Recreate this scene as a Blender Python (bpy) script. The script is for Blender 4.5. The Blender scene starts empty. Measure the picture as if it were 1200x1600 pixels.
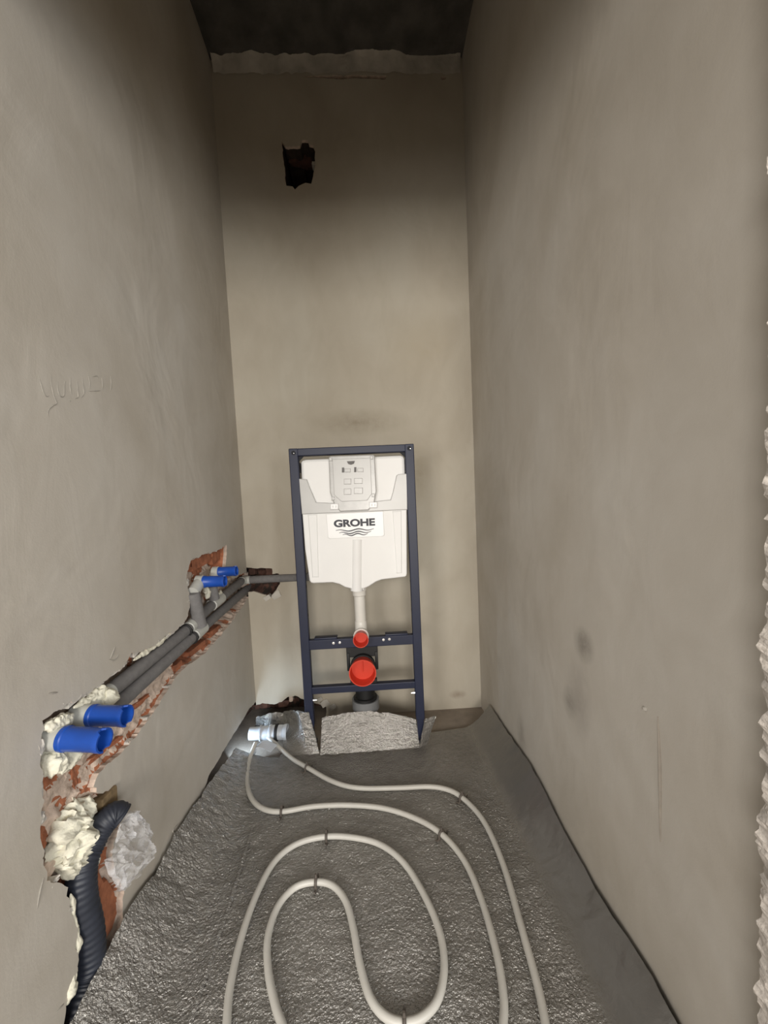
import bpy, bmesh, math, random
import numpy as np
from mathutils import Vector, Matrix, noise
from mathutils.geometry import delaunay_2d_cdt
random.seed(7)
S = bpy.context.scene
C = S.collection

# ---------------------------------------------------------------- camera
FPX, CX = 600.0, 600.0
VA, VB = (579.0, 808.0), (1011.0, 9745.0)          # vanishing points of the depth axis and of the plumb lines
_k = (VA[0]-CX)*(VB[0]-CX)+FPX*FPX
_b = -(VA[1]+VB[1]); _c = VA[1]*VB[1]+_k
CY = (-_b-math.sqrt(_b*_b-4*_c))/2
F = np.array([VA[0]-CX, VA[1]-CY, FPX]); F /= np.linalg.norm(F)
D = np.array([VB[0]-CX, VB[1]-CY, FPX]); D /= np.linalg.norm(D)
X = np.cross(D, F); X /= np.linalg.norm(X)
H = 0.962                                            # height of the lens above the floor
def ray(x, y):
    v = np.array([x-CX, y-CY, FPX]); return np.array([v@X, v@F, -(v@D)])
def onY(x, y, Y):
    r = ray(x, y); r = r*Y/r[1]; r[2] += H; return Vector(r)
def onX(x, y, Xp):
    r = ray(x, y); r = r*Xp/r[0]; r[2] += H; return Vector(r)
def onZ(x, y, Z=0.0):
    r = ray(x, y); r = r*(Z-H)/r[2]; r[2] += H; return Vector(r)
cam_d = bpy.data.cameras.new('camera'); cam = bpy.data.objects.new('camera', cam_d); C.objects.link(cam)
cam_d.sensor_fit = 'VERTICAL'; cam_d.sensor_height = 24.0; cam_d.lens = 24.0*FPX/1600
cam_d.shift_y = (CY-800)/1600; cam_d.shift_x = 0; cam_d.clip_start = 0.02
col = lambda i: Vector((X[i], F[i], -D[i]))
r_, u_, b_ = col(0), -col(1), -col(2)
cam.matrix_world = Matrix(((r_.x, u_.x, b_.x, 0), (r_.y, u_.y, b_.y, 0), (r_.z, u_.z, b_.z, H), (0, 0, 0, 1)))
S.camera = cam

# ---------------------------------------------------------------- light
S.view_settings.view_transform = 'Standard'; S.view_settings.look = 'None'
S.view_settings.gamma = 1; S.view_settings.use_curve_mapping = False
S.view_settings.exposure = 0.53
W = bpy.data.worlds.new('world'); S.world = W; W.use_nodes = True
W.node_tree.nodes['Background'].inputs[0].default_value = (1.0, 0.955, 0.90, 1)
W.node_tree.nodes['Background'].inputs[1].default_value = 0.55
def area(name, loc, aim, sx, sy, power, color):
    l = bpy.data.lights.new(name, 'AREA'); l.shape = 'RECTANGLE'; l.size = sx; l.size_y = sy
    l.energy = power; l.color = color
    o = bpy.data.objects.new(name, l); C.objects.link(o); o.location = loc
    o.rotation_euler = (Vector(aim)-Vector(loc)).to_track_quat('-Z', 'Y').to_euler(); return o
# window of the next room, behind the camera
area('daylight_window', (0.15, -2.6, 1.20), (0.0, 1.8, 0.95), 0.9, 1.0, 58, (1.0, 0.95, 0.88))
area('side_fill', (1.7, -1.7, 1.15), (-0.5, 0.9, 0.95), 0.9, 1.0, 30, (0.95, 0.98, 1.0))  # unseen side lamps added to light the side walls and glint the foil
area('side_fill', (-1.5, -1.9, 1.15), (0.5, 1.2, 0.95), 0.9, 1.0, 30, (1.0, 0.97, 0.93))

# ---------------------------------------------------------------- room measures
YF = 1.56                      # front of the toilet frame
DW = 1.84                      # back wall
XL = onY(386, 900, DW).x       # left wall
XR = onY(740, 700, DW).x       # right wall
ZC = onY(515, 92, DW).z        # ceiling
YJ = 0.455                     # inner face of the wall with the doorway

# ---------------------------------------------------------------- materials
MATS = {}
def new_mat(name):
    m = bpy.data.materials.new(name); m.use_nodes = True; MATS[name] = m
    return m, m.node_tree.nodes, m.node_tree.links, m.node_tree.nodes['Principled BSDF']
def pos(n):
    return n.new('ShaderNodeNewGeometry').outputs['Position']
def noise_n(n, l, vec, scale, detail=4, rough=0.55, dist=0.0):
    t = n.new('ShaderNodeTexNoise'); t.inputs['Scale'].default_value = scale; t.inputs['Detail'].default_value = detail
    t.inputs['Roughness'].default_value = rough; t.inputs['Distortion'].default_value = dist
    l.new(vec, t.inputs['Vector']); return t.outputs['Fac']
def ramp(n, l, fac, stops):
    r = n.new('ShaderNodeValToRGB'); l.new(fac, r.inputs['Fac'])
    e = r.color_ramp.elements
    while len(e) < len(stops): e.new(0.5)
    for i, (p, c) in enumerate(stops):
        e[i].position = p; e[i].color = (*c, 1) if len(c) == 3 else c
    return r.outputs['Color']
def mix(n, l, fac, a, b, mode='MIX'):
    m = n.new('ShaderNodeMix'); m.data_type = 'RGBA'; m.blend_type = mode
    for sock, v in ((m.inputs[0], fac), (m.inputs[6], a), (m.inputs[7], b)):
        if isinstance(v, (int, float)): sock.default_value = v
        elif isinstance(v, tuple): sock.default_value = (*v, 1)
        else: l.new(v, sock)
    return m.outputs[2]
def bump(n, l, b, height, strength, dist, prev=None):
    k = n.new('ShaderNodeBump'); k.inputs['Strength'].default_value = strength; k.inputs['Distance'].default_value = dist
    l.new(height, k.inputs['Height'])
    if prev is not None: l.new(prev, k.inputs['Normal'])
    l.new(k.outputs['Normal'], b.inputs['Normal']); return k.outputs['Normal']
def simple(name, c, rough=0.5, metal=0.0, var=0.12, scale=30, bmp=0.0, bscale=120, **kw):
    m, n, l, b = new_mat(name); p = pos(n)
    f = noise_n(n, l, p, scale, 4)
    d = tuple(v*(1-var) for v in c); e = tuple(min(1, v*(1+var)) for v in c)
    l.new(ramp(n, l, f, [(0.3, d), (0.7, e)]), b.inputs['Base Color'])
    b.inputs['Roughness'].default_value = rough; b.inputs['Metallic'].default_value = metal
    for k, v in kw.items(): b.inputs[k].default_value = v
    if bmp: bump(n, l, b, noise_n(n, l, p, bscale, 4), bmp, 0.004)
    return m
def blob(n, l, p, centre, radii):
    """soft mask of a stain or a painted shadow with a fixed place on the wall"""
    mp = n.new('ShaderNodeMapping'); mp.vector_type = 'POINT'
    mp.inputs['Scale'].default_value = tuple(1/r for r in radii)
    mp.inputs['Location'].default_value = tuple(-c/r for c, r in zip(centre, radii))
    l.new(p, mp.inputs['Vector'])
    g = n.new('ShaderNodeTexGradient'); g.gradient_type = 'SPHERICAL'; l.new(mp.outputs[0], g.inputs[0]); return g.outputs['Fac']
def plaster(name, stains_shadow=(), base=((0.425, 0.385, 0.325), (0.485, 0.448, 0.392), (0.52, 0.49, 0.44))):
    m, n, l, b = new_mat(name); p = pos(n)
    big = noise_n(n, l, p, 1.7, 5, 0.5, 0.6)
    c = ramp(n, l, big, [(0.32, base[0]), (0.5, base[1]), (0.68, base[2])])
    mp = n.new('ShaderNodeMapping'); mp.inputs['Scale'].default_value = (2.2, 2.2, 1.0); mp.inputs['Rotation'].default_value = (0.5, 0.4, 0.2); l.new(p, mp.inputs[0])
    tr = noise_n(n, l, mp.outputs[0], 4.5, 6, 0.6, 1.2)
    c = mix(n, l, 0.35, c, ramp(n, l, tr, [(0.35, (0.86, 0.84, 0.81)), (0.65, (1.0, 1.0, 1.0))]), 'MULTIPLY')
    for (ce, ra, colr, amt) in stains_shadow:
        msk = blob(n, l, p, ce, ra)
        msk2 = n.new('ShaderNodeMath'); msk2.operation = 'MULTIPLY'; l.new(msk, msk2.inputs[0])
        rr = n.new('ShaderNodeMath'); rr.operation = 'MULTIPLY'; rr.inputs[1].default_value = amt*2
        l.new(noise_n(n, l, p, 30, 4, 0.65), rr.inputs[0]); l.new(rr.outputs[0], msk2.inputs[1])
        c = mix(n, l, msk2.outputs[0], c, colr)
    l.new(c, b.inputs['Base Color']); b.inputs['Roughness'].default_value = 0.85
    b.inputs['Specular IOR Level'].default_value = 0.25
    n1 = bump(n, l, b, noise_n(n, l, p, 3.0, 3, 0.5, 0.8), 0.25, 0.03)
    n2 = bump(n, l, b, tr, 0.10, 0.010, n1)
    bump(n, l, b, noise_n(n, l, p, 260, 3, 0.6), 0.10, 0.002, n2)
    return m
DK = (0.19, 0.17, 0.145)
MP_LEFT = plaster('plaster_left', [])
_s1, _s2, _s3 = onX(912, 1008, XR), onX(890, 1098, XR), onX(1080, 760, XR)
MP_RIGHT = plaster('plaster_right', [(_s1, (0.2, 0.05, 0.05), DK, 0.75), (_s2, (0.2, 0.04, 0.05), DK, 0.6),
                                     (onX(815, 1150, XR), (0.2, 0.05, 0.09), DK, 0.45), (onX(905, 1090, XR), (0.2, 0.06, 0.12), (0.3, 0.27, 0.24), 0.5)])
MP_BACK = plaster('plaster_back', [(onY(560, 660, DW), (0.26, 0.3, 0.07), (0.27, 0.23, 0.17), 0.55), (onY(715, 1085, DW), (0.05, 0.2, 0.025), (0.25, 0.2, 0.15), 0.8),  # first patch: contact shadow of the toilet frame, painted into the plaster
                                   (onY(655, 740, DW), (0.05, 0.2, 0.16), (0.34, 0.29, 0.21), 0.5), (onY(660, 540, DW), (0.22, 0.2, 0.2), (0.44, 0.38, 0.28), 0.4)],
                  ((0.41, 0.365, 0.295), (0.47, 0.428, 0.352), (0.505, 0.47, 0.395)))
M_PATCH = simple('plaster_patch', (0.46, 0.43, 0.38), 0.9, var=0.2, scale=14, bmp=0.6, bscale=40)
M_ROUGH = simple('plaster_rough', (0.47, 0.43, 0.385), 0.95, var=0.28, scale=55, bmp=0.9, bscale=90)
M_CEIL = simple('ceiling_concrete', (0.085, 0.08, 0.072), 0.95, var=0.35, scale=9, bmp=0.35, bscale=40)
M_FLOOR = simple('floor_concrete', (0.24, 0.20, 0.16), 0.9, var=0.2, scale=12, bmp=0.4, bscale=90)
M_MORTAR = simple('mortar', (0.54, 0.43, 0.35), 0.97, var=0.3, scale=45, bmp=0.9, bscale=70)
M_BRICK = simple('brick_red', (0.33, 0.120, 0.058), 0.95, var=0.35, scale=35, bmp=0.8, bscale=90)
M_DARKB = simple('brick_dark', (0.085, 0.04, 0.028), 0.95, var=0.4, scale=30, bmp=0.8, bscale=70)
M_DARKM = simple('shaft_masonry', (0.035, 0.024, 0.018), 0.98, var=0.4, scale=30, bmp=0.8, bscale=60)  # near-black brickwork for shaft, hole depths and wall backing
M_FOAM = simple('expanding_foam', (0.74, 0.71, 0.58), 0.75, var=0.14, scale=40, bmp=0.5, bscale=130)
M_PGREY = simple('pipe_insulation', (0.165, 0.158, 0.155), 0.78, var=0.12, scale=60, bmp=0.25, bscale=250)
M_PPR = simple('fitting_white', (0.50, 0.50, 0.46), 0.4, var=0.08, scale=25)
M_BLUE = simple('cap_blue', (0.010, 0.068, 0.37), 0.38, var=0.1, scale=30)
M_BLACK = simple('black_plastic', (0.007, 0.007, 0.0075), 0.6, var=0.2, scale=30)
M_NAVY = simple('frame_paint', (0.008, 0.0125, 0.038), 0.48, var=0.08, scale=20)
M_NAVYD = simple('frame_hole', (0.006, 0.007, 0.012), 0.7, var=0.1, scale=20)
M_WHITE = simple('cistern_white', (0.86, 0.855, 0.84), 0.55, var=0.015, scale=12, bmp=0.06, bscale=320)
M_SHIELD = simple('shield_grey', (0.52, 0.515, 0.50), 0.32, var=0.03, scale=16)
M_SHIELD2 = simple('shield_box', (0.45, 0.445, 0.43), 0.28, var=0.08, scale=50)
M_LABEL = simple('label_white', (0.88, 0.875, 0.87), 0.35, var=0.01, scale=10)
M_PIPEW = simple('flush_pipe_white', (0.74, 0.72, 0.67), 0.35, var=0.03, scale=20)
M_INK = simple('ink', (0.008, 0.010, 0.022), 0.5, var=0.05, scale=10)
M_RED = simple('cap_red', (0.62, 0.045, 0.018), 0.42, var=0.06, scale=25)
M_BOLT = simple('zinc', (0.75, 0.74, 0.72), 0.3, 0.9, var=0.1, scale=60)
M_GREYP = simple('drain_grey', (0.19, 0.195, 0.20), 0.4, var=0.08, scale=20)
M_SOCK = simple('drain_pale', (0.62, 0.66, 0.72), 0.22, 0.35, var=0.05, scale=20)
M_HOSE = simple('hose_white', (0.49, 0.47, 0.425), 0.42, var=0.06, scale=14)
M_CLIP = simple('clip_brown', (0.085, 0.07, 0.058), 0.55, var=0.15, scale=40)
M_COND = simple('conduit_navy', (0.022, 0.026, 0.038), 0.5, var=0.2, scale=30)
M_WOOD = simple('wood_plug', (0.21, 0.145, 0.075), 0.85, var=0.3, scale=70, bmp=0.4, bscale=100)
M_SCR = simple('scratch', (0.34, 0.315, 0.275), 0.95, var=0.2, scale=90)
def film():
    m, n, l, b = new_mat('clear_film')
    b.inputs['Base Color'].default_value = (0.80, 0.80, 0.82, 1); b.inputs['Roughness'].default_value = 0.22
    b.inputs['Specular IOR Level'].default_value = 0.8
    p = pos(n); f = noise_n(n, l, p, 28, 4, 0.6, 0.8)
    r = ramp(n, l, f, [(0.35, (0.12, 0.12, 0.12)), (0.7, (0.55, 0.55, 0.55))])
    l.new(r, b.inputs['Alpha']); bump(n, l, b, noise_n(n, l, p, 60, 4, 0.6, 0.8), 0.6, 0.006)
film(); M_FILM = MATS['clear_film']
def foil(name, k):
    """crinkled metallised foil; the strip folded up along the right wall is smooth"""
    m, n, l, b = new_mat(name); p = pos(n)
    sx = n.new('ShaderNodeSeparateXYZ'); l.new(p, sx.inputs[0])
    mr = n.new('ShaderNodeMapRange'); mr.interpolation_type = 'SMOOTHSTEP'; l.new(sx.outputs[0], mr.inputs[0])
    for i, v in enumerate((XR-0.150, XR-0.080, 1.0, 0.10)): mr.inputs[i+1].default_value = v
    K = mr.outputs[0]
    f = noise_n(n, l, p, 5, 4, 0.6)
    c = ramp(n, l, f, [(0.3, (0.31, 0.297, 0.275)), (0.7, (0.41, 0.395, 0.37))])
    l.new(mix(n, l, K, (0.235, 0.228, 0.218), c), b.inputs['Base Color'])  # dark reflection on the right strip put into its base colour
    b.inputs['Metallic'].default_value = 0.72
    rr = ramp(n, l, noise_n(n, l, p, 9, 3), [(0.35, (0.11,)*3), (0.65, (0.20,)*3)])
    l.new(mix(n, l, K, (0.40, 0.40, 0.40), rr), b.inputs['Roughness'])
    def bp_(h, st, d, prev=None):
        o = bump(n, l, b, h, st, d, prev); q = n.new('ShaderNodeMath'); q.operation = 'MULTIPLY'; q.inputs[1].default_value = st
        l.new(K, q.inputs[0]); l.new(q.outputs[0], o.node.inputs['Strength']); return o
    v = n.new('ShaderNodeTexVoronoi'); v.inputs['Scale'].default_value = 150; l.new(p, v.inputs['Vector'])
    n1 = bp_(v.outputs['Distance'], 0.5*k, 0.0025)
    n2 = bp_(noise_n(n, l, p, 170, 3, 0.65), min(1, 1.0*k), 0.0068, n1)
    bp_(noise_n(n, l, p, 38, 4, 0.6, 0.6), 0.35*k, 0.012, n2)
    return m
M_FOIL = foil('bubble_foil', 1.0); M_FOIL3 = foil('flap_foil', 0.55)

# ---------------------------------------------------------------- mesh helpers
class MB:
    def __init__(s): s.v = []; s.f = []; s.m = []
    def add(s, vs, fs, mi=0):
        o = len(s.v); s.v += [Vector(x) for x in vs]
        for f in fs: s.f.append([o+i for i in f]); s.m.append(mi)
        return s
    def box(s, a, b, mi=0):
        (x0, y0, z0), (x1, y1, z1) = a, b
        vs = [(x, y, z) for z in (z0, z1) for y in (y0, y1) for x in (x0, x1)]
        return s.add(vs, [(0, 2, 3, 1), (4, 5, 7, 6), (0, 1, 5, 4), (2, 6, 7, 3), (0, 4, 6, 2), (1, 3, 7, 5)], mi)
    def bbox(s, a, b, w=0.003):
        """box with chamfered edges along every direction"""
        bm = bmesh.new(); (x0, y0, z0), (x1, y1, z1) = a, b
        g = bmesh.ops.create_cube(bm, size=1)
        for v in bm.verts:
            v.co = Vector(((x0+x1)/2+v.co.x*(x1-x0), (y0+y1)/2+v.co.y*(y1-y0), (z0+z1)/2+v.co.z*(z1-z0)))
        bmesh.ops.bevel(bm, geom=list(bm.edges), offset=w, segments=2, profile=0.5, affect='EDGES')
        return s.bm(bm)
    def bm(s, bm, mi=0):
        bm.verts.index_update()
        s.add([v.co.copy() for v in bm.verts], [[v.index for v in f.verts] for f in bm.faces], mi); bm.free(); return s
    def tube(s, pts, r, seg=16, caps=True, mi=0):
        pts = [Vector(p) for p in pts]; n = len(pts)
        rr = r if callable(r) else (lambda t: r)
        T = [(pts[min(i+1, n-1)]-pts[max(i-1, 0)]).normalized() for i in range(n)]
        up = Vector((0, 0, 1)) if abs(T[0].z) < 0.9 else Vector((1, 0, 0))
        N = (up-T[0]*up.dot(T[0])).normalized(); vs = []
        for i in range(n):
            N = (N-T[i]*N.dot(T[i])).normalized(); B = T[i].cross(N); q = rr(i/(n-1))
            for k in range(seg):
                a = 2*math.pi*k/seg; vs.append(pts[i]+(N*math.cos(a)+B*math.sin(a))*q)
        fs = [(i*seg+k, i*seg+(k+1) % seg, (i+1)*seg+(k+1) % seg, (i+1)*seg+k) for i in range(n-1) for k in range(seg)]
        if caps: fs += [tuple(range(seg))[::-1], tuple((n-1)*seg+k for k in range(seg))]
        return s.add(vs, fs, mi)
    def lathe(s, base, axis, prof, seg=28, mi=0, notch=None):
        """prof: list of (distance along axis, radius)"""
        base, ax = Vector(base), Vector(axis).normalized()
        up = Vector((0, 0, 1)) if abs(ax.z) < 0.9 else Vector((1, 0, 0))
        N = (up-ax*up.dot(ax)).normalized(); B = ax.cross(N); vs = []
        for j, (d, q) in enumerate(prof):
            for k in range(seg):
                a = 2*math.pi*k/seg; dd = d
                if notch and j in notch[0] and (k % notch[1]) < notch[2]: dd -= notch[3]
                vs.append(base+ax*dd+(N*math.cos(a)+B*math.sin(a))*q)
        n = len(prof)
        fs = [(i*seg+k, i*seg+(k+1) % seg, (i+1)*seg+(k+1) % seg, (i+1)*seg+k) for i in range(n-1) for k in range(seg)]
        if prof[0][1] > 1e-5: fs.append(tuple(range(seg))[::-1])
        fs.append(tuple((n-1)*seg+k for k in range(seg)))
        return s.add(vs, fs, mi)
    def prism(s, poly, y0, y1, bev=0.0, mi=0):
        """polygon in (x, z), thickness along y; y0 is the front, which gets a chamfer"""
        c = len(poly)
        area = sum(poly[i][0]*poly[(i+1) % c][1]-poly[(i+1) % c][0]*poly[i][1] for i in range(c))
        if area < 0: poly = poly[::-1]
        def inset(d):
            out = []
            for i in range(c):
                a, b, e = Vector(poly[i-1]), Vector(poly[i]), Vector(poly[(i+1) % c])
                t0, t1 = (b-a).normalized(), (e-b).normalized()
                n0, n1 = Vector((-t0.y, t0.x)), Vector((-t1.y, t1.x)); h = (n0+n1)
                h = h/max(0.5, h.length_squared)*2 if h.length > 1e-6 else n0
                out.append(b+h*d*0.5*1.0 if False else b+h*d)
            return out
        loops = []
        if bev:
            loops += [(inset(bev), y0), (inset(bev*0.3), y0+bev*0.3), (inset(0), y0+bev)]
        else: loops += [(inset(0), y0)]
        loops.append((inset(0), y1))
        vs = [(p[0], y, p[1]) for lp, y in loops for p in lp]; L = len(loops)
        fs = [(i*c+k, (i+1)*c+k, (i+1)*c+(k+1) % c, i*c+(k+1) % c) for i in range(L-1) for k in range(c)]
        fs += [tuple(range(c)), tuple((L-1)*c+k for k in range(c))[::-1]]
        return s.add(vs, fs, mi)
    def grid(s, fn, nu, nv, mi=0):
        vs = [fn(i/nu, j/nv) for j in range(nv+1) for i in range(nu+1)]; w = nu+1
        return s.add(vs, [(j*w+i, j*w+i+1, (j+1)*w+i+1, (j+1)*w+i) for j in range(nv) for i in range(nu)], mi)
def mk(name, mb, mats, parent=None, org=(0, 0, 0), smooth=None, label=None):
    """mesh given in world coordinates; org is the base of its thing"""
    org = Vector(org); me = bpy.data.meshes.new(name)
    me.from_pydata([v-org for v in mb.v], [], mb.f)
    for m in (mats if isinstance(mats, (list, tuple)) else [mats]): me.materials.append(m)
    me.polygons.foreach_set('material_index', mb.m)
    if smooth is not None:
        b = bmesh.new(); b.from_mesh(me); bmesh.ops.recalc_face_normals(b, faces=b.faces)
        for f in b.faces: f.smooth = True
        for e in b.edges:
            if len(e.link_faces) == 2 and e.calc_face_angle(0) > math.radians(smooth): e.smooth = False
        b.to_mesh(me); b.free()
    me.update()
    o = bpy.data.objects.new(name, me); C.objects.link(o)
    if parent: o.parent = parent
    else: o.location = org
    if label: o['label'] = label
    return o
def thing(name, loc, label, cat, group=None):
    o = bpy.data.objects.new(name, None); C.objects.link(o); o.location = loc; o.empty_display_size = 0.05
    return tag(o, label, cat, group)
def tag(o, label, cat, group=None):
    o['label'] = label; o['category'] = cat
    if group: o['group'] = group
    return o
def struct(o): o['kind'] = 'structure'; return o
def smooth_path(pts, sub=8):
    pts = [Vector(p) for p in pts]; out = []
    for i in range(len(pts)-1):
        a = pts[max(i-1, 0)]; b = pts[i]; c = pts[i+1]; d = pts[min(i+2, len(pts)-1)]
        for k in range(sub):
            t = k/sub
            out.append(0.5*((2*b)+(c-a)*t+(2*a-5*b+4*c-d)*t*t+(3*b-a-3*c+d)*t**3))
    out.append(pts[-1]); return out
def nz(p, s, seed=0.0): return noise.noise(Vector((p[0]*s+seed*7.3, p[1]*s+seed*3.1, p[2]*s-seed)))
def fb(p, s, seed=0.0): return noise.fractal(Vector((p[0]*s+seed*7.3, p[1]*s+seed*3.1, p[2]*s-seed)), 0.8, 2.0, 4)

# ---- walls with broken-out holes
def inside(p, poly):
    x, y = p; r = False; n = len(poly); j = n-1
    for i in range(n):
        xi, yi = poly[i]; xj, yj = poly[j]
        if (yi > y) != (yj > y) and x < (xj-xi)*(y-yi)/(yj-yi)+xi: r = not r
        j = i
    return r
def ragged(poly, step=0.009, amp=0.0035, seed=0):
    out = []; n = len(poly)
    for i in range(n):
        a, b = Vector(poly[i]), Vector(poly[(i+1) % n]); k = max(1, int((b-a).length/step))
        for j in range(k):
            p = a.lerp(b, j/k); q = (p.x, p.y, 0.0)
            out.append((p.x+amp*fb(q, 34, seed), p.y+amp*fb(q, 34, seed+5)))
    return out
def edge_dist(p, poly):
    P = np.array(poly); Q = np.roll(P, -1, 0); d = Q-P; w = np.array(p)-P
    t = np.clip((w*d).sum(1)/np.maximum((d*d).sum(1), 1e-12), 0, 1)
    return float(np.sqrt(((w-d*t[:, None])**2).sum(1)).min())
def wall(name, M, outer, holes, mat, step=None):
    """flat plaster face with holes cut through it and a plaster edge 14 mm deep"""
    vs, es = [], []
    for poly in [outer]+holes:
        o = len(vs); vs += [Vector(p) for p in poly]; es += [(o+i, o+(i+1) % len(poly)) for i in range(len(poly))]
    r = delaunay_2d_cdt(vs, es, [], 0, 1e-6)
    V = [tuple(v) for v in r[0]]; mb = MB(); fs = []
    for f in r[2]:
        c = (sum(V[i][0] for i in f)/len(f), sum(V[i][1] for i in f)/len(f))
        if inside(c, outer) and not any(inside(c, h) for h in holes): fs.append(f)
    mb.add([M(u, v, 0) for u, v in V], fs, 0)
    for hi, h in enumerate(holes):
        n = len(h)
        for i in range(n):
            a, b = h[i], h[(i+1) % n]
            if not inside(((a[0]+b[0])/2, (a[1]+b[1])/2), outer): continue
            d0 = 0.014; mb.add([M(*a, 0), M(*b, 0), M(*b, d0), M(*a, d0)], [(0, 1, 2, 3)], 1)
    return struct(mk(name, mb, [mat, M_MORTAR]))
def chase(name, M, poly, depth, parent, mats, pick, step=0.010, soft=0.03, seed=0, amp=0.008):
    """broken brickwork behind a hole: deeper away from the edges, uneven"""
    vs = [Vector(p) for p in poly]; es = [(i, (i+1) % len(vs)) for i in range(len(vs))]
    us = [p[0] for p in poly]; ws = [p[1] for p in poly]; u = min(us)
    rnd = random.Random(seed)
    while u < max(us):
        w = min(ws)
        while w < max(ws):
            q = (u+rnd.uniform(-.3, .3)*step, w+rnd.uniform(-.3, .3)*step)
            if inside(q, poly) and edge_dist(q, poly) > step*0.6: vs.append(Vector(q))
            w += step
        u += step
    r = delaunay_2d_cdt(vs, es, [], 1, 1e-6); V = [tuple(v) for v in r[0]]
    dd = []
    for (a, b) in V:
        e = edge_dist((a, b), poly); t = min(1, e/soft); dp = depth(a, b) if callable(depth) else depth
        dd.append(0.0135+(dp-0.0135)*t*t*(3-2*t)+(amp*fb((a, b, 0), 45, seed) if e > 1e-4 else 0))
    mb = MB(); o = [M(a, b, max(0.004, d)) for (a, b), d in zip(V, dd)]
    mb.v = [Vector(x) for x in o]
    for f in r[2]:
        c = (sum(V[i][0] for i in f)/len(f), sum(V[i][1] for i in f)/len(f)); mb.f.append(list(f)); mb.m.append(pick(*c))
    return mk(name, mb, mats, parent, smooth=55)
def shard(name, M, c, size, depth, mat, parent, seed, rot=0.0):
    """a broken brick showing in a hole: c = (u, v) on the wall, size = (su, sv), depth of its face"""
    bm = bmesh.new(); bmesh.ops.create_cube(bm, size=1)
    bmesh.ops.subdivide_edges(bm, edges=list(bm.edges), cuts=3, use_grid_fill=True)
    mb = MB(); mb.bm(bm); cs, sn = math.cos(rot), math.sin(rot); vs = []
    for v in mb.v:
        u, w = v.x*size[0], v.y*size[1]; u, w = u*cs-w*sn, u*sn+w*cs
        k = 1+0.28*fb((v.x, v.y, v.z), 1.7, seed)
        vs.append(Vector(M(c[0]+u*k, c[1]+w*k, depth+0.014-v.z*0.028+0.004*fb((v.x, v.y, v.z), 3, seed+2))))
    mb.v = vs; return mk(name, mb, mat, parent, smooth=45)
ML = lambda u, v, d: (XL-d, u, v)          # left wall: u = y, v = z
MR = lambda u, v, d: (XR+d, u, v)
MBk = lambda u, v, d: (u, DW+d, v)         # back wall: u = x, v = z
lp = lambda x, y, d=0.0: (lambda q: (q.y, q.z))(onX(x, y, XL-d))
bp = lambda x, y: (lambda q: (q.x, q.z))(onY(x, y, DW))
rp = lambda x, y: (lambda q: (q.y, q.z))(onX(x, y, XR))

# ================================================================ SETTING
YB = -3.0
fl = MB(); fl.box((-5, -8, -0.25), (5, DW+0.45, -0.008)); struct(mk('floor', fl, M_FLOOR))
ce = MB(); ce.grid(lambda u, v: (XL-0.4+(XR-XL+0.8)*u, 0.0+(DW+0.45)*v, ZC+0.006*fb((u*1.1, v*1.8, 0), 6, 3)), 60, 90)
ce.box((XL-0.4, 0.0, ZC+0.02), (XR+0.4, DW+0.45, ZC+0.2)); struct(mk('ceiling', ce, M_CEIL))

# --- left wall
chase_px = [(392, 893), (378, 897), (362, 904), (352, 886), (354, 868), (354, 852), (345, 857), (335, 862), (318, 867), (300, 873), (296, 884), (291, 902), (295, 925), (297, 945),
            (294, 962), (276, 984), (258, 995), (240, 1009), (222, 1017), (205, 1021), (190, 1042), (167, 1062), (150, 1074), (128, 1090), (108, 1099), (84, 1112), (68, 1128), (64, 1150),
            (64, 1182), (68, 1215), (66, 1255), (65, 1300), (68, 1350), (76, 1372), (104, 1384), (110, 1408), (117, 1450), (124, 1482), (118, 1532), (104, 1575), (98, 1630),
            (120, 1660), (170, 1530), (182, 1476), (191, 1440), (193, 1392), (178, 1362), (176, 1320), (188, 1290), (184, 1262), (178, 1240), (160, 1238), (146, 1228), (162, 1200), (188, 1178),
            (218, 1143), (240, 1114), (258, 1084), (272, 1062), (288, 1044), (320, 1021), (336, 1002), (354, 982), (368, 962), (382, 942), (394, 926)]
chase_raw = [lp(*p) for p in chase_px]
chase_poly = ragged(chase_raw, 0.006, 0.0075, 1)
low_px = [(412, 1085), (396, 1101), (389, 1108), (380, 1124), (366, 1146), (352, 1168), (340, 1190), (326, 1212), (318, 1240), (380, 1320), (440, 1200)]
low_poly = ragged([lp(*p) for p in low_px], 0.009, 0.004, 2)
wl = wall('wall_left', ML, [(YJ-0.06, -0.01), (DW, -0.01), (DW, ZC+0.02), (YJ-0.06, ZC+0.02)], [chase_poly, low_poly], MP_LEFT)
def pick_chase(u, v):
    k = fb((u, v, 0), 16, 4)+0.35*fb((u, v, 0), 60, 2)
    for (x, y, r) in ((172, 1425, 0.055), (156, 1380, 0.04), (325, 872, 0.07), (350, 865, 0.05), (76, 1318, 0.03), (330, 1010, 0.035), (300, 1032, 0.03), (285, 1046, 0.02), (132, 1205, 0.012), (90, 1220, 0.02)):
        a, b = lp(x, y)
        if (a-u)**2+(b-v)**2 < (r*(1+0.5*k))**2: return 1
    e = edge_dist((u, v), chase_raw)
    if chase_depth(u, v) < 0.03 and e < 0.007+0.004*k: return 1
    return 1 if k > 0.42 else 0
def chase_depth(u, v):
    # shallow where only the render came off below the pipes, deep behind the pipes and around the foam
    a, b = Vector(lp(150, 1150)), Vector(lp(385, 930)); p = Vector((u, v)); t = (b-a).normalized(); s = (p-a).dot(Vector((-t.y, t.x)))
    if s < -0.005 and u < lp(200, 1100)[0]+0.25 and v > lp(160, 1230)[1]-0.02: return 0.020
    return 0.052
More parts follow.
